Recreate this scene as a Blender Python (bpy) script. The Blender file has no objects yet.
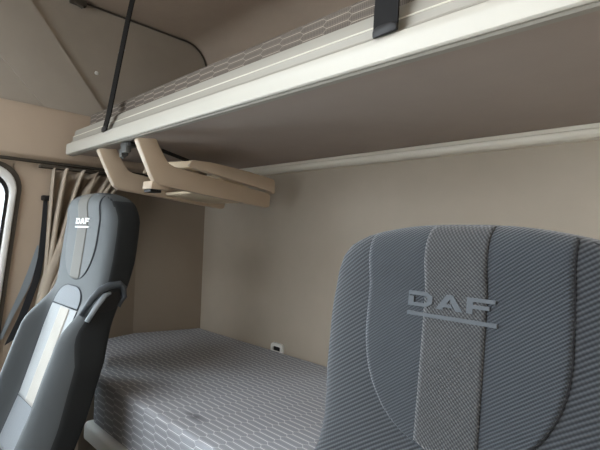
import bpy, bmesh, math, random
from mathutils import Vector, Matrix
random.seed(7)
S = bpy.context.scene
C = S.collection
PI = math.pi

# ------------------------------------------------------------------ helpers
def link(name, me, mat=None, parent=None, smooth=False):
    o = bpy.data.objects.new(name, me); C.objects.link(o)
    if mat: me.materials.append(mat)
    if parent is not None: o.parent = parent
    if smooth:
        for p in me.polygons: p.use_smooth = True
    return o

def obj(name, bm, mat=None, parent=None, smooth=False, sharp=None):
    bmesh.ops.recalc_face_normals(bm, faces=bm.faces)
    me = bpy.data.meshes.new(name); bm.to_mesh(me); bm.free()
    o = link(name, me, mat, parent, smooth)
    if sharp is not None:
        for p in me.polygons: p.use_smooth = True
        me.set_sharp_from_angle(angle=math.radians(sharp))
    return o

def tag(o, label, cat, group=None):
    o['label'] = label; o['category'] = cat
    if group: o['group'] = group
    return o

def struct(name, bm, mat, parent=None, sharp=None):
    o = obj(name, bm, mat, parent, sharp=sharp)
    o['kind'] = 'structure'
    return o

def thing(name, label, cat, loc=(0, 0, 0), group=None):
    o = bpy.data.objects.new(name, None); C.objects.link(o)
    o.location = loc; o.empty_display_size = .05
    return tag(o, label, cat, group)

def box(bm, x0, x1, y0, y1, z0, z1, bev=0, seg=2):
    r = bmesh.ops.create_cube(bm, size=1)
    vs = r['verts']
    for v in vs:
        v.co = Vector(((x0 + x1) / 2 + v.co.x * (x1 - x0), (y0 + y1) / 2 + v.co.y * (y1 - y0), (z0 + z1) / 2 + v.co.z * (z1 - z0)))
    if bev:
        es = list({e for v in vs for e in v.link_edges})
        bmesh.ops.bevel(bm, geom=es, offset=bev, segments=seg, profile=.5, affect='EDGES')

def prism(bm, pts, axis, a, b):
    """polygon pts (2-D) extruded along axis from a to b. axis 0: pts=(y,z); 1: (x,z); 2: (x,y)"""
    def P(p, t):
        return (t, p[0], p[1]) if axis == 0 else ((p[0], t, p[1]) if axis == 1 else (p[0], p[1], t))
    A = [bm.verts.new(P(p, a)) for p in pts]; B = [bm.verts.new(P(p, b)) for p in pts]
    n = len(pts)
    bm.faces.new(A); bm.faces.new(B[::-1])
    for i in range(n):
        bm.faces.new((A[i], B[i], B[(i + 1) % n], A[(i + 1) % n]))
    return A + B

def bevel_all(bm, off, seg=2, ang=25):
    bm.normal_update()
    es = [e for e in bm.edges if len(e.link_faces) == 2 and e.calc_face_angle(0) > math.radians(ang)]
    bmesh.ops.bevel(bm, geom=es, offset=off, segments=seg, profile=.5, affect='EDGES')

def tube(bm, pts, r, n=8, cap=True):
    pts = [Vector(p) for p in pts]
    rings = []
    up = Vector((.13, .31, .94)).normalized()
    for i, p in enumerate(pts):
        d = (pts[min(i + 1, len(pts) - 1)] - pts[max(i - 1, 0)]).normalized()
        a = d.cross(up)
        if a.length < .05: a = d.cross(Vector((1, 0, 0)))
        a.normalize(); b = d.cross(a)
        rr = r[i] if isinstance(r, (list, tuple)) else r
        rings.append([bm.verts.new(p + a * rr * math.cos(2 * PI * k / n) + b * rr * math.sin(2 * PI * k / n)) for k in range(n)])
    for A, B in zip(rings, rings[1:]):
        for k in range(n):
            bm.faces.new((A[k], A[(k + 1) % n], B[(k + 1) % n], B[k]))
    if cap:
        bm.faces.new(rings[0][::-1]); bm.faces.new(rings[-1])

def ribbon(bm, pts, wdir, w, th, ndir):
    """flat webbing: centre line pts, width direction(s), width(s), thickness"""
    rows = []
    for i, p in enumerate(pts):
        p = Vector(p)
        wd = Vector(wdir[i] if isinstance(wdir, list) else wdir).normalized()
        nd = Vector(ndir[i] if isinstance(ndir, list) else ndir).normalized()
        ww = w[i] if isinstance(w, list) else w
        rows.append([bm.verts.new(p + wd * a * ww / 2 + nd * b * th / 2) for a, b in ((-1, -1), (1, -1), (1, 1), (-1, 1))])
    for A, B in zip(rows, rows[1:]):
        for k in range(4):
            bm.faces.new((A[k], A[(k + 1) % 4], B[(k + 1) % 4], B[k]))
    bm.faces.new(rows[0][::-1]); bm.faces.new(rows[-1])

def interp(tab, x):
    if x <= tab[0][0]: return tab[0][1]
    for (a, b), (c, d) in zip(tab, tab[1:]):
        if x <= c:
            return b + (d - b) * (x - a) / (c - a)
    return tab[-1][1]

def sstep(a, b, x):
    t = max(0, min(1, (x - a) / (b - a))); return t * t * (3 - 2 * t)

# ------------------------------------------------------------------ materials
def lin(c):
    return tuple((v / 255 / 12.92) if v / 255 <= .04045 else ((v / 255 + .055) / 1.055) ** 2.4 for v in c) + (1,)

class NT:
    def __init__(s, name, rough=.7, spec=.3, metal=0):
        s.m = bpy.data.materials.new(name); s.m.use_nodes = True
        s.t = s.m.node_tree; s.b = s.t.nodes['Principled BSDF']
        s.b.inputs['Roughness'].default_value = rough
        s.b.inputs['Specular IOR Level'].default_value = spec
        s.b.inputs['Metallic'].default_value = metal
    def n(s, typ, **kw):
        nd = s.t.nodes.new(typ)
        for k, v in kw.items(): setattr(nd, k, v)
        return nd
    def put(s, sock, v):
        if hasattr(v, 'is_linked') or hasattr(v, 'links'): s.t.links.new(v, sock)
        else: sock.default_value = v
    def math(s, op, a, b=None, c=None, clamp=False):
        nd = s.n('ShaderNodeMath', operation=op, use_clamp=clamp)
        s.put(nd.inputs[0], a)
        if b is not None: s.put(nd.inputs[1], b)
        if c is not None: s.put(nd.inputs[2], c)
        return nd.outputs[0]
    def mix(s, f, a, b):
        nd = s.n('ShaderNodeMix', data_type='RGBA')
        s.put(nd.inputs[0], f); s.put(nd.inputs[6], a); s.put(nd.inputs[7], b)
        return nd.outputs[2]
    def coords(s):
        tc = s.n('ShaderNodeTexCoord'); sp = s.n('ShaderNodeSeparateXYZ')
        s.t.links.new(tc.outputs['Object'], sp.inputs[0])
        return tc.outputs['Object'], sp.outputs[0], sp.outputs[1], sp.outputs[2]
    def noise(s, vec, scale, detail=3, rough=.5):
        nd = s.n('ShaderNodeTexNoise'); s.put(nd.inputs['Vector'], vec)
        nd.inputs['Scale'].default_value = scale; nd.inputs['Detail'].default_value = detail; nd.inputs['Roughness'].default_value = rough
        return nd.outputs['Fac']
    def bump(s, h, strength=.3, dist=.001):
        nd = s.n('ShaderNodeBump'); nd.inputs['Strength'].default_value = strength; nd.inputs['Distance'].default_value = dist
        s.put(nd.inputs['Height'], h); s.t.links.new(nd.outputs[0], s.b.inputs['Normal'])
    def col(s, v): s.put(s.b.inputs['Base Color'], v)

def plain(name, c, rough=.6, spec=.3, metal=0, var=.06, bump=.15, bscale=350):
    k = NT(name, rough, spec, metal)
    v, x, y, z = k.coords()
    c = lin(c)
    n = k.noise(v, 9, 4, .6)
    dark = tuple(a * (1 - var) for a in c[:3]) + (1,); light = tuple(min(1, a * (1 + var)) for a in c[:3]) + (1,)
    k.col(k.mix(n, dark, light))
    if bump: k.bump(k.noise(v, bscale, 2), bump, .0008)
    return k.m

def twill(name, cd, cl, period=.0050, ang=35, weave=.0, rough=.85, duty=.5):
    """woven seat cloth: slanted ribs (and crossing dots) in the plane of the backrest"""
    k = NT(name, rough, .2)
    v, x, y, z = k.coords()
    a = math.radians(ang)
    u = k.math('ADD', k.math('MULTIPLY', x, -math.sin(a)), k.math('MULTIPLY', z, math.cos(a)))
    w = k.math('ADD', k.math('MULTIPLY', x, math.cos(a)), k.math('MULTIPLY', z, math.sin(a)))
    s1 = k.math('SINE', k.math('MULTIPLY', u, 2 * PI / period))
    s2 = k.math('SINE', k.math('MULTIPLY', w, 2 * PI / (period * .8)))
    if weave > 0:
        f = k.math('ADD', k.math('MULTIPLY', s1, 1 - weave * .5), k.math('MULTIPLY', s2, weave))
    else:
        f = k.math('ADD', s1, k.math('MULTIPLY', s2, .22))
    f = k.math('MULTIPLY_ADD', f, .5, duty, clamp=True)
    n = k.noise(v, 14, 3)
    base = k.mix(f, lin(cd), lin(cl))
    k.col(k.mix(k.math('MULTIPLY', n, .25), base, lin(tuple(int(q * .8) for q in cd))))
    k.bump(f, .5, .0012)
    k.b.inputs['Sheen Weight'].default_value = .25
    return k.m

def mattress_mat(name, cb, cl, cell=.060, row=.0195, stain=False):
    """jacquard honeycomb of long cells with pale outlines; v unfolds over the front edge (y + z)"""
    k = NT(name, .9, .15)
    v, x, y, z = k.coords()
    m_ = k.math
    wob = k.noise(v, 7, 2)
    r = m_('ADD', m_('DIVIDE', m_('ADD', y, z), row), m_('MULTIPLY', wob, .25))
    rf = m_('FRACT', m_('ADD', r, 200.0))
    T = m_('SUBTRACT', 1.0, m_('MULTIPLY', m_('ABSOLUTE', m_('SUBTRACT', rf, .5)), 4.0))   # +1 mid, -1 edge
    AT = m_('MULTIPLY', T, .075)
    U = m_('MULTIPLY', m_('FRACT', m_('DIVIDE', m_('ADD', x, 8.0), 2 * cell)), 2.0)
    b1 = m_('SUBTRACT', m_('SUBTRACT', U, 1.0), AT)            # < 0: even column
    b0 = m_('ADD', U, AT); b2 = m_('ADD', m_('SUBTRACT', U, 2.0), AT)
    even = m_('MAXIMUM', m_('MULTIPLY', m_('GREATER_THAN', b0, 0.0), m_('LESS_THAN', b1, 0.0)), m_('GREATER_THAN', b2, 0.0))
    dg = m_('MINIMUM', m_('ABSOLUTE', b1), m_('MINIMUM', m_('ABSOLUTE', b0), m_('ABSOLUTE', b2)))
    re_ = m_('ABSOLUTE', m_('SUBTRACT', rf, .5))               # .5 on the flat edges of even columns
    ro_ = m_('ABSOLUTE', m_('SUBTRACT', m_('FRACT', m_('ADD', r, 200.5)), .5))
    fl = m_('ADD', m_('MULTIPLY', even, re_), m_('MULTIPLY', m_('SUBTRACT', 1.0, even), ro_))
    l1 = m_('MULTIPLY_ADD', m_('SUBTRACT', fl, .44), 22.0, .5, clamp=True)
    l2 = m_('SUBTRACT', .75, m_('MULTIPLY', dg, 28.0), clamp=True)
    l3 = m_('MULTIPLY', m_('SUBTRACT', 1.0, m_('MULTIPLY', m_('ABSOLUTE', m_('SUBTRACT', fl, .30)), 22.0), clamp=True), .30)
    line = m_('MAXIMUM', l1, m_('MAXIMUM', l2, l3))
    fine = k.math('MULTIPLY_ADD', k.math('SINE', k.math('MULTIPLY', x, 2 * PI / .004)), .12, .12)
    f = k.math('ADD', line, fine, clamp=True)
    c = k.mix(f, lin(cb), lin(cl))
    if stain:
        d = k.n('ShaderNodeVectorMath', operation='DISTANCE')
        mp = k.n('ShaderNodeVectorMath', operation='MULTIPLY'); k.put(mp.inputs[0], v); mp.inputs[1].default_value = (.55, 1.6, 1)
        k.put(d.inputs[0], mp.outputs[0]); d.inputs[1].default_value = (-.965 * .55, .632 * 1.6, .735)
        sm = k.math('SUBTRACT', 1, k.math('DIVIDE', d.outputs['Value'], .03), clamp=True)
        sm = k.math('MULTIPLY', sm, k.math('MULTIPLY', k.noise(v, 60, 3), 1.5), clamp=True)
        c = k.mix(sm, c, lin((70, 70, 74)))
    k.col(c)
    k.bump(k.math('SUBTRACT', 1, line), .6, .002)
    return k.m

M = {}
M['headliner'] = plain('headliner_felt', (172, 157, 142), .95, .1, var=.10, bump=.4, bscale=500)
M['side_felt'] = plain('side_felt', (162, 154, 143), .95, .1, var=.08, bump=.4, bscale=500)
M['backwall'] = plain('rear_wall_trim', (182, 172, 157), .8, .2, var=.06, bump=.3, bscale=420)
M['shaded_rear_side'] = plain('shaded_rear_side_wall', (142, 130, 116), .85, .15, var=.06)
M['beige'] = plain('beige_trim', (190, 173, 154), .6, .3, var=.05)
M['beige_ladder'] = plain('beige_plastic', (188, 171, 150), .5, .35, var=.04)
M['cream'] = plain('cream_plastic', (222, 206, 178), .5, .35, var=.03)
M['fascia'] = plain('ivory_fascia', (190, 187, 177), .42, .4, var=.02, bump=.05)
M['alu'] = plain('grey_ivory_profile', (156, 152, 142), .45, .4, var=.03, bump=.05)
M['ridge'] = plain('pale_profile_edge', (210, 206, 192), .4, .4, var=.02, bump=0)
M['rail_white'] = plain('ivory_rear_rail', (240, 236, 222), .4, .4, var=.02, bump=.05)
M['white'] = plain('white_plastic', (236, 236, 232), .4, .4, var=.02, bump=.05)
M['underside'] = plain('bunk_underside', (168, 156, 147), .9, .15, var=.07, bump=.3, bscale=500)
M['strap'] = plain('black_webbing', (14, 13, 13), .75, .25, var=.2, bump=.3, bscale=900)
M['black'] = plain('black_plastic', (24, 24, 25), .5, .35, var=.1)
M['seam'] = plain('dark_seam_thread', (52, 56, 63), .8, .2, var=.1, bump=0)
M['gasket'] = plain('dark_gasket', (78, 72, 64), .8, .2, var=.1, bump=0)
M['floor'] = plain('dark_rubber_floor', (60, 60, 62), .8, .2)
M['greypanel'] = plain('grey_bunk_panel', (96, 95, 95), .7, .3)
M['curtain'] = plain('taupe_curtain_cloth', (172, 160, 144), .9, .15, var=.08, bump=.4, bscale=600)
M['metal'] = plain('dull_steel', (170, 168, 165), .35, .5, metal=.8, var=.05, bump=0)
M['side_shade_cushion'] = plain('side_shade_cushion_cloth', (32, 35, 37), .75, .3, var=.10, bump=.3, bscale=700)  # cushion cloth; on the backrest it paints in the shade of the sides
M['bolster'] = twill('seat_bolster_cloth', (33, 36, 40), (70, 74, 79), .0045, 33, 0, .85, .42)
M['panel'] = twill('seat_panel_cloth', (42, 46, 51), (66, 71, 77), .0032, 36, .25, .85, .42)
M['stripe'] = twill('seat_stripe_cloth', (44, 46, 49), (86, 87, 88), .0038, 45, 1.0, .85, .40)
M['insert'] = twill('seat_insert_cloth', (146, 151, 155), (180, 184, 186), .0036, 36, .4, .85, .5)
M['insert_stripe'] = twill('seat_insert_stripe_cloth', (166, 162, 153), (190, 186, 178), .0040, 45, .8, .85, .5)
M['lumbar'] = twill('seat_lumbar_cloth', (104, 110, 116), (142, 148, 154), .0036, 36, .3, .85, .5)
M['cushion_cloth'] = plain('worn_cushion_cloth', (120, 114, 108), .9, .15, var=.2)
M['emboss'] = plain('raised_logo_cloth', (76, 81, 86), .7, .3, var=.08, bump=.3)
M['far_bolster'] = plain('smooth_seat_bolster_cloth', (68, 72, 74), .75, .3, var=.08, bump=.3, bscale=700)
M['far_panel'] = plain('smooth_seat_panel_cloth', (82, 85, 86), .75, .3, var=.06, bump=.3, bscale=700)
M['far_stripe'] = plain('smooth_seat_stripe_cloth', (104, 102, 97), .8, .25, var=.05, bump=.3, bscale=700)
M['thread'] = plain('white_logo_thread', (236, 238, 236), .6, .3, var=.02, bump=0)
M['latch'] = plain('dark_grey_latch', (92, 94, 92), .5, .4, var=.05)
M['rim'] = plain('slate_shoulder_rim', (70, 76, 82), .6, .35, var=.05, bump=.1)
M['lever'] = plain('grey_lever', (150, 160, 168), .35, .5, var=.03, bump=0)
M['mat_low'] = mattress_mat('lower_mattress_cloth', (142, 145, 152), (226, 228, 231), stain=True)
M['mat_up'] = mattress_mat('upper_mattress_cloth', (86, 79, 73), (158, 148, 136), cell=.060, row=.0145)
M['belt'] = plain('dark_belt_webbing', (44, 47, 52), .45, .5, var=.15, bump=.2)
M['frame_grey'] = plain('pale_grey_door_frame', (236, 236, 232), .5, .35, var=.03)

def glass_mat():
    k = NT('window_glass', 0, .5)
    g = k.n('ShaderNodeBsdfTransparent'); g.inputs[0].default_value = (.86, .89, .90, 1)
    gl = k.n('ShaderNodeBsdfGlossy'); gl.inputs['Roughness'].default_value = .02
    fr = k.n('ShaderNodeFresnel'); fr.inputs[0].default_value = 1.4
    mx = k.n('ShaderNodeMixShader')
    k.t.links.new(fr.outputs[0], mx.inputs[0]); k.t.links.new(g.outputs[0], mx.inputs[1]); k.t.links.new(gl.outputs[0], mx.inputs[2])
    k.t.links.new(mx.outputs[0], k.t.nodes['Material Output'].inputs[0])
    return k.m
M['glass'] = glass_mat()

# ------------------------------------------------------------------ the cab shell
XL, XR, YB, ZT = -1.9, .28, 1.23, 2.11
# floor
bm = bmesh.new(); box(bm, -2.1, .33, -1.05, 1.30, -.03, 0); struct('floor', bm, M['floor'])

# left wall: round the door window, slanting out and back in behind the bunk
bm = bmesh.new()
box(bm, -2.06, XL, -1.05, 1.30, 1.43, 2.20)
box(bm, -1.94, XL, -1.05, .70, 0, .70)
box(bm, -1.94, XL, .425, .70, .70, 1.43); box(bm, -1.94, XL, -.75, .43, 1.40, 1.43)
box(bm, -1.94, XL, -1.05, -.75, .70, 1.43)
prism(bm, [(.43, 1.40), (.43, .70), (.372, .70), (.40, 1.05), (.426, 1.36)], 0, -1.938, -1.902)
wl = struct('wall_left', bm, M['beige'])
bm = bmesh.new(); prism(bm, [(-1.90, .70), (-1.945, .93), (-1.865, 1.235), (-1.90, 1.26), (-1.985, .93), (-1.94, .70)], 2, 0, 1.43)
struct('trim_7', bm, M['shaded_rear_side'])  # rear of the left wall, its shade put into a darker colour

# felt lining of the upper left side (grey brown), with a made-up raised facet standing in for a slanting light band
bm = bmesh.new()
box(bm, XL, XL + .006, -1.0, 1.225, 1.64, 2.105)
struct('trim_1', bm, M['side_felt'])
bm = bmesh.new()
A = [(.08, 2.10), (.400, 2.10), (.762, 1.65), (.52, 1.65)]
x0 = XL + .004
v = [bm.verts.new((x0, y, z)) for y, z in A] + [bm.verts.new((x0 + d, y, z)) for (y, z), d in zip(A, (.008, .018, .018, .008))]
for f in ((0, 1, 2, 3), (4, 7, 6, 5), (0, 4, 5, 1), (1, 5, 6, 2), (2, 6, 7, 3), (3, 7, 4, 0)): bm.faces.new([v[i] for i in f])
struct('light_band_facet', bm, M['side_felt'])

# beige overhead moulding along the left side
bm = bmesh.new()
prof = [(-1.895, 1.455), (-1.868, 1.447), (-1.852, 1.462), (-1.853, 1.50), (-1.868, 1.63), (-1.880, 1.652), (-1.895, 1.656)]
prism(bm, [(p[0], p[1]) for p in prof], 1, -1.0, 1.19)
bevel_all(bm, .006, 3)
struct('trim_3', bm, M['beige'], sharp=40)
# dark gap under the moulding
bm = bmesh.new(); box(bm, -1.897, -1.870, -1.0, 1.0, 1.440, 1.451); struct('trim_4', bm, M['gasket'])

# ceiling that rolls down into the back
bm = bmesh.new()
inn = [(-.14, ZT)] + [(1.11 + .12 * math.sin(a), 1.99 + .12 * math.cos(a)) for a in [PI / 2 * i / 10 for i in range(11)]] + [(YB, 1.62)]
out = [(YB + .06, 1.62), (YB + .06, 2.18), (-.14, 2.18)]
prism(bm, inn + out, 0, -1.898, XR)
box(bm, -1.898, -1.74, -1.05, -.14, ZT, 2.18); box(bm, -.50, XR, -1.05, -.14, ZT, 2.18); box(bm, -1.74, -.50, -1.05, -.98, ZT, 2.18)  # leaves an added, unseen roof opening that lets in daylight
struct('ceiling', bm, M['headliner'], sharp=30)
# rubber edge where the side lining meets the ceiling
bm = bmesh.new()
pts = [(XL + .012, y, 2.103) for y in (-.9, -.3, .3, .6, .8, 1.0)] + [(XL + .012, 1.105 + .118 * math.sin(a), 1.985 + .118 * math.cos(a)) for a in [PI / 2 * i / 10 for i in range(11)]] + [(XL + .012, 1.222, 1.66)]
tube(bm, pts, .004, 8)
struct('trim_5', bm, M['gasket'], sharp=60)

# rear wall
bm = bmesh.new(); box(bm, -2.06, XR, YB, YB + .05, 0, 1.62); struct('wall_back', bm, M['backwall'])
# right wall shut without window, windscreen opening narrowed: both unseen, shaped for the daylight
bm = bmesh.new()
box(bm, XR, XR + .05, -1.05, 1.28, 0, 2.2)
struct('wall_right', bm, M['beige'])
bm = bmesh.new()
box(bm, -2.06, .33, -1.10, -1.05, 0, 1.08); box(bm, -2.06, .33, -1.10, -1.05, 1.92, 2.2)
box(bm, -2.06, -1.85, -1.10, -1.05, 1.08, 1.92); box(bm, -.42, .33, -1.10, -1.05, 1.08, 1.92)
struct('wall_front', bm, M['greypanel'])

# ---- left door window: frame, gasket, pane
def rr(y0, y1, z0, z1, r, n=8, skew=0):
    """rounded rectangle in (y, z); skew leans the rear (y1) side towards the rear at the top"""
    P = []
    for cy, cz, a0 in ((y1 - r, z1 - r, 0), (y0 + r, z1 - r, 90), (y0 + r, z0 + r, 180), (y1 - r, z0 + r, 270)):
        for i in range(n + 1):
            a = math.radians(a0 + 90 * i / n)
            y, z = cy + r * math.cos(a), cz + r * math.sin(a)
            if cy > (y0 + y1) / 2: y += skew * (z - z1)
            P.append((y, z))
    return P
def ring(bm, outer, inner, xa, xb):
    n = len(outer)
    rows = []
    for pts, x in ((outer, xa), (outer, xb), (inner, xb), (inner, xa)):
        rows.append([bm.verts.new((x, p[0], p[1])) for p in pts])
    for k in range(4):
        A, B = rows[k], rows[(k + 1) % 4]
        for i in range(n): bm.faces.new((A[i], A[(i + 1) % n], B[(i + 1) % n], B[i]))
SK = .085
win = thing('window_1', 'door window at the far left with a pale rounded frame', 'window', (-1.9, -.1, .7)); win['kind'] = 'structure'
def inwin(o): o.matrix_parent_inverse = Matrix.Translation((1.9, .1, -.7)); return o
bm = bmesh.new(); ring(bm, rr(-.80, .462, .62, 1.432, .10, skew=SK), rr(-.79, .446, .635, 1.418, .095, skew=SK), -1.93, -1.888)
inwin(obj('window_seal', bm, M['gasket'], win, sharp=40))
bm = bmesh.new(); ring(bm, rr(-.79, .446, .635, 1.418, .095, skew=SK), rr(-.74, .424, .70, 1.392, .085, skew=SK), -1.93, -1.880)
bevel_all(bm, .006, 2, 60)
inwin(obj('window_frame', bm, M['frame_grey'], win, sharp=50))
bm = bmesh.new(); ring(bm, rr(-.74, .424, .70, 1.392, .085, skew=SK), rr(-.725, .412, .715, 1.380, .08, skew=SK), -1.925, -1.90)
inwin(obj('glass_gasket', bm, M['black'], win, sharp=40))
bm = bmesh.new(); prism(bm, rr(-.73, .418, .708, 1.386, .08, skew=SK), 0, -1.916, -1.912)
inwin(obj('window_pane', bm, M['glass'], win))

# small white press stud on the side lining, and the little bracket at the ceiling edge
bm = bmesh.new()
r = bmesh.ops.create_uvsphere(bm, u_segments=14, v_segments=8, radius=.008)
for w_ in bm.verts: w_.co = Vector((-1.893 + w_.co.x * .5, .702 + w_.co.y, 1.838 + w_.co.z))
tag(obj('press_stud', bm, M['white'], smooth=True), 'small white round stud on the dark felt left side above the bunk', 'stud')
bm = bmesh.new()
box(bm, -1.893, -1.868, .585, .645, 2.082, 2.106, .004); tube(bm, [(-1.872, .60, 2.085), (-1.872, .63, 2.075)], .007, 8)
tag(obj('ceiling_clip', bm, M['gasket'], sharp=40), 'small dark clip at the ceiling edge at the top left', 'clip')

# ------------------------------------------------------------------ lower bunk
base = thing('lower_bunk_base', 'lower bunk base with a white front rail under the patterned mattress', 'bunk', (-.6, .9, 0))
def sub(o, root): o.matrix_parent_inverse = Matrix.Translation(-root.location); return o
bm = bmesh.new()
box(bm, -1.44, XR - .003, .60, 1.215, .02, .575); sub(obj('storage_box', bm, M['greypanel'], base), base)
bm = bmesh.new()
prism(bm, [(.552, .548), (.552, .590), (.560, .599), (.610, .599), (.610, .530), (.575, .530)], 0, -1.462, XR - .003)
bevel_all(bm, .006, 3)
sub(obj('front_rail', bm, M['white'], base, sharp=40), base)
bm = bmesh.new()
prism(bm, [(-1.40, .612), (XR - .004, .612), (XR - .004, 1.222), (-1.84, 1.222), (-1.90, .94), (-1.60, .70)], 2, .577, .597)
sub(obj('mattress_board', bm, M['greypanel'], base), base)

def mattress(name, outline, z0, z1, bev, mat, crown=0):
    bm = bmesh.new()
    prism(bm, outline, 2, z0, z1)
    bm.normal_update()
    es = [e for e in bm.edges if len(e.link_faces) == 2]
    bmesh.ops.bevel(bm, geom=es, offset=bev, segments=5, profile=.55, affect='EDGES')
    return obj(name, bm, mat, sharp=35)
mo = mattress('lower_mattress', [(-1.425, .565), (XR - .006, .565), (XR - .006, 1.224), (-1.858, 1.224), (-1.935, .93), (-1.885, .73), (-1.58, .672)], .600, .743, .014, M['mat_low'])
tag(mo, 'wide lower bunk mattress in grey cloth with pale elongated cells', 'mattress')

# white-framed latch opening at the foot of the rear wall
so = thing('wall_latch', 'white framed black latch opening at the foot of the rear wall', 'latch', (-1.308, YB, .739))
bm = bmesh.new()
def rr2(x0, x1, z0, z1, r, n=5):
    P = []
    for cx, cz, a0 in ((x1 - r, z1 - r, 0), (x0 + r, z1 - r, 90), (x0 + r * .3, z0 + r * .3, 180), (x1 - r * .3, z0 + r * .3, 270)):
        q = r if a0 < 180 else r * .3
        for i in range(n + 1):
            a = math.radians(a0 + 90 * i / n); P.append((cx + q * math.cos(a), cz + q * math.sin(a)))
    return P
o_, i_ = rr2(-.034, .034, 0, .034, .014), rr2(-.022, .020, .004, .022, .005)
rows = [[bm.verts.new((p[0], y, p[1])) for p in pts] for pts, y in ((o_, -.001), (o_, -.012), (i_, -.012), (i_, -.001))]
for k in range(3):
    for i in range(len(o_)): bm.faces.new((rows[k][i], rows[k][(i + 1) % len(o_)], rows[k + 1][(i + 1) % len(o_)], rows[k + 1][i]))
obj('latch_frame', bm, M['white'], so, sharp=50)
bm = bmesh.new(); box(bm, -.0225, .0205, -.006, -.001, .0035, .0225); obj('latch_socket', bm, M['black'], so)

# ------------------------------------------------------------------ upper bunk
ub = thing('upper_bunk', 'upper fold-down bunk with a long ivory front rail and brown-grey underside', 'bunk', (-.8, .9, 1.47))
XA = -1.812
bm = bmesh.new()
prism(bm, [(.578, 1.4735), (.574, 1.4765), (.5735, 1.499), (.5755, 1.5145), (.592, 1.516), (.592, 1.476)], 0, XA, XR - .003)
bevel_all(bm, .0015, 2, 15)
sub(obj('front_fascia', bm, M['fascia'], ub, sharp=20), ub)
bm = bmesh.new()
prism(bm, [(.582, 1.4735), (.586, 1.4705), (.598, 1.4705), (.598, 1.482), (.594, 1.482)], 0, XA + .01, XR - .003)
sub(obj('lower_lip', bm, M['alu'], ub), ub)
bm = bmesh.new()
prism(bm, [(.590, 1.5165), (.582, 1.518), (.584, 1.5225), (.588, 1.5235), (.5895, 1.540), (.5935, 1.542), (.5955, 1.5575), (.600, 1.567), (.612, 1.568), (.612, 1.49), (.592, 1.49)], 0, XA + .022, XR - .003)
sub(obj('upper_profile', bm, M['alu'], ub, sharp=20), ub)
bm = bmesh.new()
tube(bm, [(XA + .023, .5895, 1.5405), (XR - .004, .5895, 1.5405)], .0016, 6)
tube(bm, [(XA + .023, .5855, 1.5215), (XR - .004, .5855, 1.5215)], .0014, 6)
sub(obj('profile_ridge', bm, M['ridge'], ub, sharp=60), ub)
bm = bmesh.new()
prism(bm, [(.5975, 1.476), (1.19, 1.481), (1.19, 1.497), (.5975, 1.492)], 0, -1.775, XR - .004)
sub(obj('underside_panel', bm, M['underside'], ub), ub)
bm = bmesh.new()
prism(bm, [(1.2285, 1.449), (1.196, 1.449), (1.186, 1.456), (1.184, 1.466), (1.190, 1.470), (1.190, 1.4805), (1.2285, 1.4805)], 0, -1.80, XR - .004)
bevel_all(bm, .002, 2, 20)
sub(obj('rear_rail', bm, M['rail_white'], ub, sharp=20), ub)
# clip and stay on the underside by the ladder
bm = bmesh.new()
box(bm, -1.395, -1.355, .600, .618, 1.440, 1.473, .004); box(bm, -1.405, -1.350, .603, .640, 1.4605, 1.473, .003)
prism(bm, [(.600, 1.452), (.600, 1.428), (.609, 1.424), (.622, 1.436), (.622, 1.452)], 0, -1.400, -1.385)
sub(obj('bunk_latch', bm, M['latch'], ub, sharp=40), ub)
bm = bmesh.new()
tube(bm, [(-1.33, .60, 1.463), (-1.35, .72, 1.462), (-1.41, .86, 1.452), (-1.47, 1.02, 1.447)], .0065, 8)
sub(obj('gas_strut', bm, M['black'], ub, sharp=60), ub)

mu = mattress('upper_mattress', [(-1.775, .66), (-1.70, .615), (XR - .006, .615), (XR - .006, 1.222), (-1.78, 1.222)], 1.508, 1.618, .014, M['mat_up'])
tag(mu, 'thin patterned mattress on the upper bunk, mostly hidden by its rail', 'mattress')

def strap(name, pts, label, w=.034, knot=None):
    root = thing(name, label, 'strap', pts[0], group='safety straps of the upper bunk')
    bm = bmesh.new(); ribbon(bm, pts, (1, 0, 0), w, .0035, (0, 1, 0))
    sub(obj('webbing', bm, M['strap'], root), root)
    x, y, z = pts[0]
    bm = bmesh.new()
    prism(bm, [(x - w * .51, z - .004), (x + w * .51, z - .002), (x + w * .52, z + .008), (x + w * .3, z + .014), (x - w * .3, z + .014), (x - w * .52, z + .008)], 1, y - .004, y + .003)
    bevel_all(bm, .003, 2)
    sub(obj('anchor_tab', bm, M['black'], root, sharp=40), root)
    if knot:
        p = Vector(pts[0]).lerp(Vector(pts[-1]), knot)
        bm = bmesh.new(); box(bm, p.x - w * .55, p.x + w * .55, p.y - .004, p.y + .004, p.z - .0025, p.z + .0025, .001)
        sub(obj('slider', bm, M['metal'], root), root)
    return root
strap('safety_strap', [(-1.452, .571, 1.514), (-1.43, .573, 1.56), (-1.385, .60, 1.85), (-1.345, .63, ZT)], 'black webbing strap running from the upper bunk rail to the ceiling beside the left side', .036, .42)
strap('safety_strap.001', [(-.394, .571, 1.516), (-.394, .573, 1.56), (-.394, .60, 1.85), (-.394, .63, ZT)], 'wide black strap hanging onto the upper bunk rail near the front, above the right seat', .044)

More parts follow.
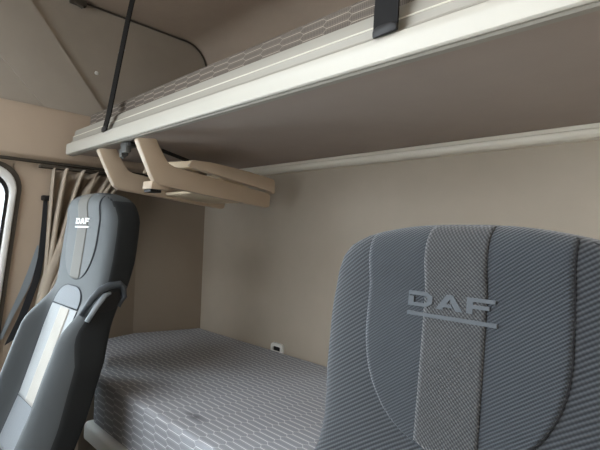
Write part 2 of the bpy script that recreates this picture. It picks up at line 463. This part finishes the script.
# ------------------------------------------------------------------ folding ladder under the upper bunk
ld = thing('folding_ladder', 'beige folding ladder stowed under the upper bunk', 'ladder', (-1.34, .6, 1.46))
def stringer(xa, xb):
    bm = bmesh.new()
    P = [(.562, 1.452), (.566, 1.458), (.618, 1.464), (.630, 1.444), (.648, 1.415), (.662, 1.399), (.68, 1.392), (1.050, 1.347), (1.062, 1.338), (1.058, 1.301), (1.046, 1.296), (.66, 1.330), (.632, 1.333), (.618, 1.342), (.606, 1.362)]
    prism(bm, P, 0, xa, xb)
    bevel_all(bm, .003, 2, 15)
    return bm
for xa, xb in ((-1.222, -1.198), (-1.490, -1.466)):
    s_ = sub(obj('stringer', stringer(xa, xb), M['beige_ladder'], ld, sharp=30), ld)
    bm = bmesh.new()
    prism(bm, [(.559, 1.452), (.5645, 1.456), (.607, 1.368), (.619, 1.348), (.616, 1.342), (.602, 1.364)], 0, xa - .004, xb + .001)
    e_ = obj('edge_strip', bm, M['cream'], s_); e_.matrix_parent_inverse = Matrix.Translation(-ld.location)
    bm = bmesh.new()
    tube(bm, [(xb - .002, .607, 1.438), (xb + .006, .607, 1.438)], [.008, .006], 12)
    b_ = obj('pivot_bolt', bm, M['metal'], s_, sharp=50); b_.matrix_parent_inverse = Matrix.Translation(-ld.location)
# second half folded back on top
for xa, xb in ((-1.216, -1.190), (-1.496, -1.472)):
    bm = bmesh.new()
    prism(bm, [(.725, 1.404), (.735, 1.420), (.80, 1.4215), (.95, 1.412), (1.068, 1.398), (1.074, 1.390), (1.074, 1.350), (1.066, 1.345), (1.05, 1.354), (.725, 1.398)], 0, xa, xb)
    bevel_all(bm, .003, 2, 15)
    sub(obj('upper_stringer', bm, M['beige_ladder'], ld, sharp=30), ld)
def tread(y0, z0, y1, z1, th, m='cream'):
    bm = bmesh.new()
    prism(bm, [(y0, z0), (y1, z1), (y1, z1 - th), (y0, z0 - th)], 0, -1.470, -1.220)
    bevel_all(bm, .003, 2)
    sub(obj('tread', bm, M[m], ld, sharp=30), ld)
tread(.80, 1.338, .99, 1.320, .010)
bm = bmesh.new()   # pale end block of the folded upper half
prism(bm, [(-1.31, .690), (-1.193, .728), (-1.193, .79), (-1.31, .79)], 2, 1.396, 1.416)
bevel_all(bm, .002, 2)
sub(obj('end_block', bm, M['cream'], ld, sharp=30), ld)
tread(.90, 1.402, 1.04, 1.388, .014)
bm = bmesh.new()   # hooked foot of the first tread showing before the elbow
prism(bm, [(.615, 1.344), (.655, 1.350), (.67, 1.326), (.66, 1.320), (.612, 1.321)], 0, -1.262, -1.205)
bevel_all(bm, .002, 2)
sub(obj('hook_foot', bm, M['beige_ladder'], ld, sharp=30), ld)
bm = bmesh.new(); box(bm, -1.258, -1.215, .616, .65, 1.312, 1.3205, .002); sub(obj('rubber_pad', bm, M['black'], ld), ld)

# ------------------------------------------------------------------ curtain, gathered at the left behind the seat
bm = bmesh.new()
NS, NTT = 180, 40
rows = []
for j in range(NTT + 1):
    t = j / NTT
    row = []
    for i in range(NS + 1):
        s = i / NS
        ph = 2 * PI * (6.6 * s + .45 * math.sin(5 * s + 1) + .12 * math.sin(17 * s))
        yt, yb = .550 + .27 * s, .530 - .05 * s
        z = 1.416 - .62 * t
        lean = t + .10 * math.sin(PI * t) * math.sin(8 * s)
        y = yt + (yb - yt) * lean ** .8 + .014 * math.cos(ph) * (1 - .6 * t)
        sn = math.sin(ph); sn = math.copysign(abs(sn) ** .7, sn)
        x = -1.832 + .030 * s + .034 * (1 - .45 * t) * sn * (.7 + .5 * abs(math.sin(4 * s + .5)))
        row.append(bm.verts.new((x, y, z + .006 * math.sin(ph * 1.0) * (1 - t))))
    rows.append(row)
for A, B in zip(rows, rows[1:]):
    for i in range(NS): bm.faces.new((A[i], A[i + 1], B[i + 1], B[i]))
cu = thing('curtain', 'taupe pleated curtain gathered at the left behind the far seat', 'curtain', (-1.86, .6, .8))
bm2 = bmesh.new()
band = [(.690, 1.405, .030), (.655, 1.35, .040), (.612, 1.25, .050), (.572, 1.13, .052), (.540, 1.02, .050), (.515, .90, .045), (.500, .80, .040)]
rows2 = []
for (y, z, wd) in band:
    rows2.append([bm2.verts.new((-1.800 + .016 * math.sin(PI * i / 8) - .02 * (i < 1), y + (i / 8 - .5) * wd, z + (i / 8 - .5) * wd * .3)) for i in range(9)])
for A, B in zip(rows2, rows2[1:]):
    for i in range(8): bm2.faces.new((A[i], A[i + 1], B[i + 1], B[i]))
ef = sub(obj('edge_fold', bm2, M['curtain'], cu, smooth=True), cu)
sm_ = ef.modifiers.new('thick', 'SOLIDIFY'); sm_.thickness = .004
co = sub(obj('cloth', bm, M['curtain'], cu, smooth=True), cu)
so_ = co.modifiers.new('thick', 'SOLIDIFY'); so_.thickness = .003; so_.offset = 0
bm = bmesh.new(); box(bm, -1.872, -1.842, .50, 1.05, 1.420, 1.432, .002); sub(obj('curtain_track', bm, M['gasket'], cu), cu)

# ------------------------------------------------------------------ seat belt on the pillar behind the far seat
bt = thing('seat_belt', 'dark seat belt hanging on the beige pillar beside the far seat', 'seat belt', (-1.895, .53, 1.30))
bm = bmesh.new(); box(bm, -1.8985, -1.868, .520, .552, 1.300, 1.320, .005); sub(obj('belt_guide', bm, M['black'], bt, sharp=40), bt)
bm = bmesh.new()
ribbon(bm, [(-1.890, .535, 1.305), (-1.890, .534, 1.20), (-1.890, .530, 1.09), (-1.889, .516, 1.00), (-1.888, .480, .88), (-1.887, .44, .78)],
       [(0, 1, .1), (0, 1, .15), (0, 1, .3), (0, 1, .5), (0, 1, .6), (0, 1, .6)], [.014, .018, .022, .030, .036, .036], .003, (1, 0, 0))
sub(obj('webbing', bm, M['belt'], bt), bt)
bm = bmesh.new()
ribbon(bm, [(-1.894, .518, 1.13), (-1.893, .504, 1.05), (-1.892, .480, .97), (-1.892, .44, .87), (-1.892, .41, .79)],
       [(0, 1, .2), (0, 1, .5), (0, 1, .6), (0, 1, .6), (0, 1, .6)], [.006, .030, .036, .026, .018], .003, (1, 0, 0))
sub(obj('belt_reflex', bm, M['lever'], bt), bt)  # pale ribbon painted in for the light reflex beside the belt

# ------------------------------------------------------------------ the two seats
ZTOP = 1.308      # local: top of the headrest above the floor
WT = [(0, .0), (.0012, .045), (.004, .075), (.010, .110), (.018, .140), (.030, .163), (.045, .178), (.074, .192), (.124, .198), (.20, .197), (.25, .192), (.31, .187), (.36, .197), (.45, .234), (.60, .246), (.75, .248)]
YFT = [(0, -.010), (.08, .0), (.16, -.008), (.265, -.020), (.335, -.042), (.58, -.120), (.71, -.170), (.85, -.20)]   # front of the centre line relative to the headrest front
H0 = .049
def zd(d): return ZTOP - d
def hthk(d):
    r = .055
    h = H0 - .012 * sstep(.18, .4, d)
    return h * (1 - (1 - min(d, r) / r) ** 2.2) ** (1 / 2.2) if d < r else h
def wid(d): return max(.0005, interp(WT, d))
def mid(d): return interp(YFT, d) + H0 - .012 * sstep(.18, .4, d)
def bump(x, d):
    b = .050 * sstep(.285, .40, d)
    return b * math.exp(-((abs(x) - .158) / .036) ** 2) if abs(x) < .158 else b * max(0, 1 - ((abs(x) - .158) / .10) ** 2)
def shp(t, n=4.6): return (max(0, 1 - min(1, abs(t)) ** n)) ** (1 / n)
def front(x, d):
    t = x / wid(d)
    return mid(d) - hthk(d) * shp(t) - bump(x, d) * (1 if abs(t) < 1 else 0)

def backrest_bm():
    bm = bmesh.new()
    ds = [0.0006, .0015, .003, .005, .008, .012, .017, .023, .03, .038, .047, .057, .07] + [.085 + .0165 * i for i in range(41)]
    N = 48
    rings = []
    for d in ds:
        w = wid(d); ring_ = []
        for i in range(N):            # front, from -w to w, then rear back
            a = PI - PI * i / N
            x = w * math.copysign(abs(math.cos(a)) ** .62, math.cos(a))
            ring_.append(bm.verts.new((x, front(x, d) if abs(x) < w else mid(d), zd(d))))
        for i in range(N):
            a = PI * i / N
            x = w * math.copysign(abs(math.cos(a)) ** .62, math.cos(a))
            ring_.append(bm.verts.new((x, mid(d) + hthk(d) * shp(x / w), zd(d))))
        rings.append(ring_)
    n = 2 * N
    for A, B in zip(rings, rings[1:]):
        for i in range(n): bm.faces.new((A[i], A[(i + 1) % n], B[(i + 1) % n], B[i]))
    bm.faces.new(rings[0]); bm.faces.new(rings[-1][::-1])
    bmesh.ops.remove_doubles(bm, verts=bm.verts, dist=1e-6)
    return bm

def patch(lf, rf, d0, d1, off, nx=24, nd=40):
    """cloth panel sewn on the front: between lf(d) and rf(d) for d0..d1"""
    bm = bmesh.new(); rows = []
    for j in range(nd + 1):
        d = d0 + (d1 - d0) * (j / nd) ** 1.25
        l, r = lf(d), rf(d)
        rows.append([bm.verts.new((l + (r - l) * i / nx, front(l + (r - l) * i / nx, d) - off, zd(d))) for i in range(nx + 1)])
    for A, B in zip(rows, rows[1:]):
        for i in range(nx): bm.faces.new((A[i], A[i + 1], B[i + 1], B[i]))
    # skirt so that the panel has thickness and sinks into the backrest
    edge = [e for e in bm.edges if e.is_boundary]
    r = bmesh.ops.extrude_edge_only(bm, edges=edge)
    for v in r['geom']:
        if isinstance(v, bmesh.types.BMVert): v.co.y += off + .004
    return bm

DU = .256      # depth (below the top) of the bottom of the headrest U
def uhw(d):    # half width of the U panel
    lim = .955 * wid(d)
    if d < .125: u = .1175
    else:
        t = (d - .125) / (DU - .125); u = .1175 * (max(0, 1 - t ** 2.2)) ** (1 / 2.2) if t < 1 else 0
    return min(u, lim)
def surf_line(pts, off=.0005):
    return [(x, front(x, d) - off, zd(d)) for x, d in pts]

LET = {  # letter outlines on a 10 x 6 cell
 'D': [[(0, 0), (7.2, 0), (9.6, 1.6), (9.6, 4.4), (7.2, 6), (0, 6), (0, 4.5), (6.5, 4.5), (7.6, 3.9), (7.6, 2.1), (6.5, 1.4), (2.2, 1.4), (2.2, 3.9), (0, 3.9)]],
 'A': [[(0, 0), (3.7, 6), (6.1, 6), (9.8, 0), (7.3, 0), (4.9, 4.2), (3.8, 2.3), (5.4, 2.3), (6.2, 1.0), (3.0, 1.0), (2.5, 0)]],
 'F': [[(0, 0), (2.2, 0), (2.2, 2.0), (7.6, 2.0), (7.6, 3.4), (2.2, 3.4), (2.2, 4.6), (9.4, 4.6), (9.4, 6), (0, 6)]],
}
def logo_part(polys, ox, oz, sx, sz, mat, parent, name, off=.0022):
    bm = bmesh.new()
    for P in polys:
        vs = [bm.verts.new((ox + p[0] * sx, 0, oz + p[1] * sz)) for p in P]
        bm.faces.new(vs)
    bm.normal_update()
    bmesh.ops.triangulate(bm, faces=bm.faces, ngon_method='EAR_CLIP')
    bmesh.ops.recalc_face_normals(bm, faces=bm.faces)
    if bm.faces[:][0].normal.y > 0: bmesh.ops.reverse_faces(bm, faces=bm.faces)
    for v in bm.verts:
        v.co.y = front(v.co.x, ZTOP - v.co.z) - off
    r = bmesh.ops.extrude_edge_only(bm, edges=[e for e in bm.edges if e.is_boundary])
    for v in r['geom']:
        if isinstance(v, bmesh.types.BMVert): v.co.y += off
    return obj(name, bm, mat, parent)

def make_seat(label, loc, logo_mat, far):
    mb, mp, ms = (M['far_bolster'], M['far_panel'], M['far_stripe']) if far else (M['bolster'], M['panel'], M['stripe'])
    root = thing('truck_seat', label, 'seat', loc)
    back = obj('backrest', backrest_bm(), mb, root, smooth=True)
    back.data.materials.append(M['side_shade_cushion'])
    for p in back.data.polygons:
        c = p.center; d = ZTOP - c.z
        if p.normal.y > -.5 and p.normal.z < .85 and d > .004: p.material_index = 1  # faces turned from the front get their shade as a darker colour
    hp = obj('headrest_panel', patch(lambda d: -uhw(d), uhw, .0022, DU - .0005, .0022, 40, 60), mp, root, smooth=True)
    # the bottom of the stripe follows the U
    def shw(d): return min(.0365, uhw(d) * .97)
    obj('headrest_stripe', patch(lambda d: -shw(d), shw, .0024, DU - .0015, .0034, 14, 50), ms, root, smooth=True)
    # seam round the U
    ds = [.016 + (DU - .016) * (1 - (1 - i / 60) ** 1.8) for i in range(61)]
    L = [(-uhw(d), d) for d in ds]; R = [(uhw(d), d) for d in ds[::-1]]
    bm = bmesh.new(); tube(bm, surf_line(L + R[1:], .0008), .0010 if not far else .0014, 6); obj('headrest_seam', bm, M['seam'], root, smooth=True)
    # logo: three letters over an underline
    zc = ZTOP - (.086 if far else .0905); W = .0328; xo = 0 if far else -.0045
    lg = obj('logo_underline', _bar(-.053 + xo, .053 + xo, zc - .0195, zc - .0152), logo_mat, root)
    for k, ch in enumerate('DAF'):
        logo_part(LET[ch], xo - .0525 + k * .0360, zc - .0085, W / 10, .0172 / 6, logo_mat, root, 'logo_letter', .0046)
    # lower insert, lumbar panel and the seam panel between headrest and insert
    def ihw(d): return .100 - .010 * sstep(.33, .60, d)
    obj('back_insert', patch(lambda d: -ihw(d), ihw, .335, .590, .0022, 24, 30), M['insert'], root, smooth=True)
    obj('insert_stripe', patch(lambda d: -.036 + .010, lambda d: .036 + .010, .336, .589, .0034, 8, 30), M['insert_stripe'], root, smooth=True)
    obj('lumbar_panel', patch(lambda d: -ihw(d), ihw, .593, .715, .0022, 24, 14), M['lumbar'], root, smooth=True)
    def nhw(d): return .098 * (max(0, 1 - ((.331 - d) / .058) ** 2.5)) ** (1 / 2.5) + .001
    obj('neck_panel', patch(lambda d: -nhw(d), nhw, .2745, .331, .0022, 20, 20), M['lumbar'] if far else mp, root, smooth=True)
    bm = bmesh.new()
    tube(bm, surf_line([(-.100, .331)] + [(-nhw(d), d) for d in [.331 - .0565 * i / 20 for i in range(21)]] + [(nhw(d), d) for d in [.2745 + .0565 * i / 20 for i in range(21)]] + [(.100, .331), (.0, .333), (-.100, .333)], .0015), .0016, 6)
    obj('neck_seam', bm, M['seam'], root, smooth=True)
    for s in (-1, 1):
        bm = bmesh.new(); tube(bm, surf_line([(s * (ihw(d) + .002), d) for d in [.335 + .38 * i / 24 for i in range(25)]], .001), .0018, 6)
        obj('insert_seam', bm, M['seam'], root, smooth=True)
    # shoulder bolster rim with lever on each side
    for s in (1,):
        bm = bmesh.new()
        path = [(.174, -.060, .975), (.184, -.038, 1.016), (.188, -.018, 1.040), (.190, .006, 1.051), (.190, .030, 1.053), (.188, .042, 1.042), (.187, .046, 1.018), (.186, .032, .992)]
        tube(bm, [(s * x, y, z) for x, y, z in path], [.007, .009, .010, .010, .010, .009, .008, .006], 10)
        obj('shoulder_rim', bm, M['rim'], root, smooth=True)
    bm = bmesh.new()
    tube(bm, [(.199, -.054, .962), (.197, -.031, .999), (.194, -.009, 1.026), (.189, .006, 1.031)], [.006, .007, .007, .005], 10)
    obj('recline_lever', bm, M['lever'], root, smooth=True)
    bm = bmesh.new()
    prism(bm, [(-.034, .985), (-.008, 1.030), (.030, 1.038), (.038, 1.015), (.026, .992), (-.006, .972)], 0, .170, .1905)
    bevel_all(bm, .004, 2)
    obj('lever_recess', bm, M['black'], root, sharp=40)
    # cushion and pedestal
    bm = bmesh.new()
    box(bm, -.245, .245, -.62, -.10, .44, .575, .05, 5)
    obj('seat_cushion', bm, M['side_shade_cushion'], root, sharp=50)
    bm = bmesh.new(); box(bm, -.15, .15, -.58, -.17, .560, .585, .012, 3); obj('cushion_insert', bm, M['cushion_cloth'], root, sharp=50)
    return root

def _bar(x0, x1, z0, z1, off=.0046):
    bm = bmesh.new(); rows = []
    for j in range(3):
        z = z0 + (z1 - z0) * j / 2
        rows.append([bm.verts.new((x0 + (x1 - x0) * i / 24, front(x0 + (x1 - x0) * i / 24, ZTOP - z) - off, z)) for i in range(25)])
    for A, B in zip(rows, rows[1:]):
        for i in range(24): bm.faces.new((A[i], A[i + 1], B[i + 1], B[i]))
    r = bmesh.ops.extrude_edge_only(bm, edges=[e for e in bm.edges if e.is_boundary])
    for v in r['geom']:
        if isinstance(v, bmesh.types.BMVert): v.co.y += off
    return bm

def pedestal(root, zlow):
    bm = bmesh.new()
    box(bm, -.20, .20, -.56, -.14, zlow, .445, .02, 3)
    box(bm, -.24, .24, -.60, -.10, zlow, zlow + .05, .012, 2)
    obj('pedestal', bm, M['black'], root, sharp=40)

s1 = make_seat('far left seat in dark cloth with white logo, standing before the curtain', (-1.39, .50, 0), M['thread'], True)
pedestal(s1, .001)
s2 = make_seat('near right seat whose wide grey backrest fills the lower right foreground', (-.2305, .488, -.087), M['emboss'], False)
pedestal(s2, .088)

# ------------------------------------------------------------------ camera
F = 450.; YAW, PIT, ROLL = (math.radians(a) for a in (44.6, 1.4, 2.0))
fwd = Vector((-math.sin(YAW) * math.cos(PIT), math.cos(YAW) * math.cos(PIT), math.sin(PIT)))
r0 = Vector((math.cos(YAW), math.sin(YAW), 0)); u0 = r0.cross(fwd)
R = r0 * math.cos(ROLL) + u0 * math.sin(ROLL); U = u0 * math.cos(ROLL) - r0 * math.sin(ROLL)
cd = bpy.data.cameras.new('camera'); cam = bpy.data.objects.new('camera', cd); C.objects.link(cam)
mw = Matrix((R, U, -fwd)).transposed().to_4x4(); mw.translation = (0, 0, 1.2)
cam.matrix_world = mw
cd.sensor_fit = 'HORIZONTAL'; cd.sensor_width = 36; cd.lens = F / 600 * 36; cd.clip_start = .01
S.camera = cam

# ------------------------------------------------------------------ daylight
w = bpy.data.worlds.new('sky'); S.world = w; w.use_nodes = True
nt = w.node_tree; bg = nt.nodes['Background']
def wn(t, **k):
    n = nt.nodes.new(t)
    for q, v in k.items(): setattr(n, q, v)
    return n
tc = wn('ShaderNodeTexCoord'); dt = wn('ShaderNodeVectorMath', operation='DOT_PRODUCT')
nt.links.new(tc.outputs['Generated'], dt.inputs[0]); dt.inputs[1].default_value = Vector((-1, -.40, .25)).normalized()
m1 = wn('ShaderNodeMath', operation='MAXIMUM'); nt.links.new(dt.outputs['Value'], m1.inputs[0]); m1.inputs[1].default_value = 0
m2 = wn('ShaderNodeMath', operation='POWER'); nt.links.new(m1.outputs[0], m2.inputs[0]); m2.inputs[1].default_value = 5
m3 = wn('ShaderNodeMath', operation='MULTIPLY_ADD'); nt.links.new(m2.outputs[0], m3.inputs[0]); m3.inputs[1].default_value = 15; m3.inputs[2].default_value = 3.4
nt.links.new(m3.outputs[0], bg.inputs[1]); bg.inputs[0].default_value = (.90, .955, 1, 1)
def daylight(name, loc, rot, sx, sy):
    l = bpy.data.lights.new(name, 'AREA'); l.shape = 'RECTANGLE'; l.size = sx; l.size_y = sy
    l.cycles.is_portal = True
    o = bpy.data.objects.new(name, l); C.objects.link(o); o.location = loc; o.rotation_euler = rot
daylight('windscreen_daylight', (-1.135, -1.11, 1.50), (PI / 2, 0, PI), 1.43, .84)
daylight('added_hatch_daylight', (-1.12, -.56, 2.17), (0, 0, 0), 1.24, .84)  # portal of the unseen hatch, added only for its daylight
daylight('left_window_daylight', (-1.95, -.17, 1.03), (PI / 2, 0, PI / 2 * 1), 1.1, .65)

vs = S.view_settings
S.display_settings.display_device = 'sRGB'
vs.view_transform = 'Standard'; vs.look = 'None'; vs.gamma = 1; vs.use_curve_mapping = False
vs.exposure = 0.5
S.cycles.use_denoising = True
S.cycles.max_bounces = 10; S.cycles.diffuse_bounces = 8
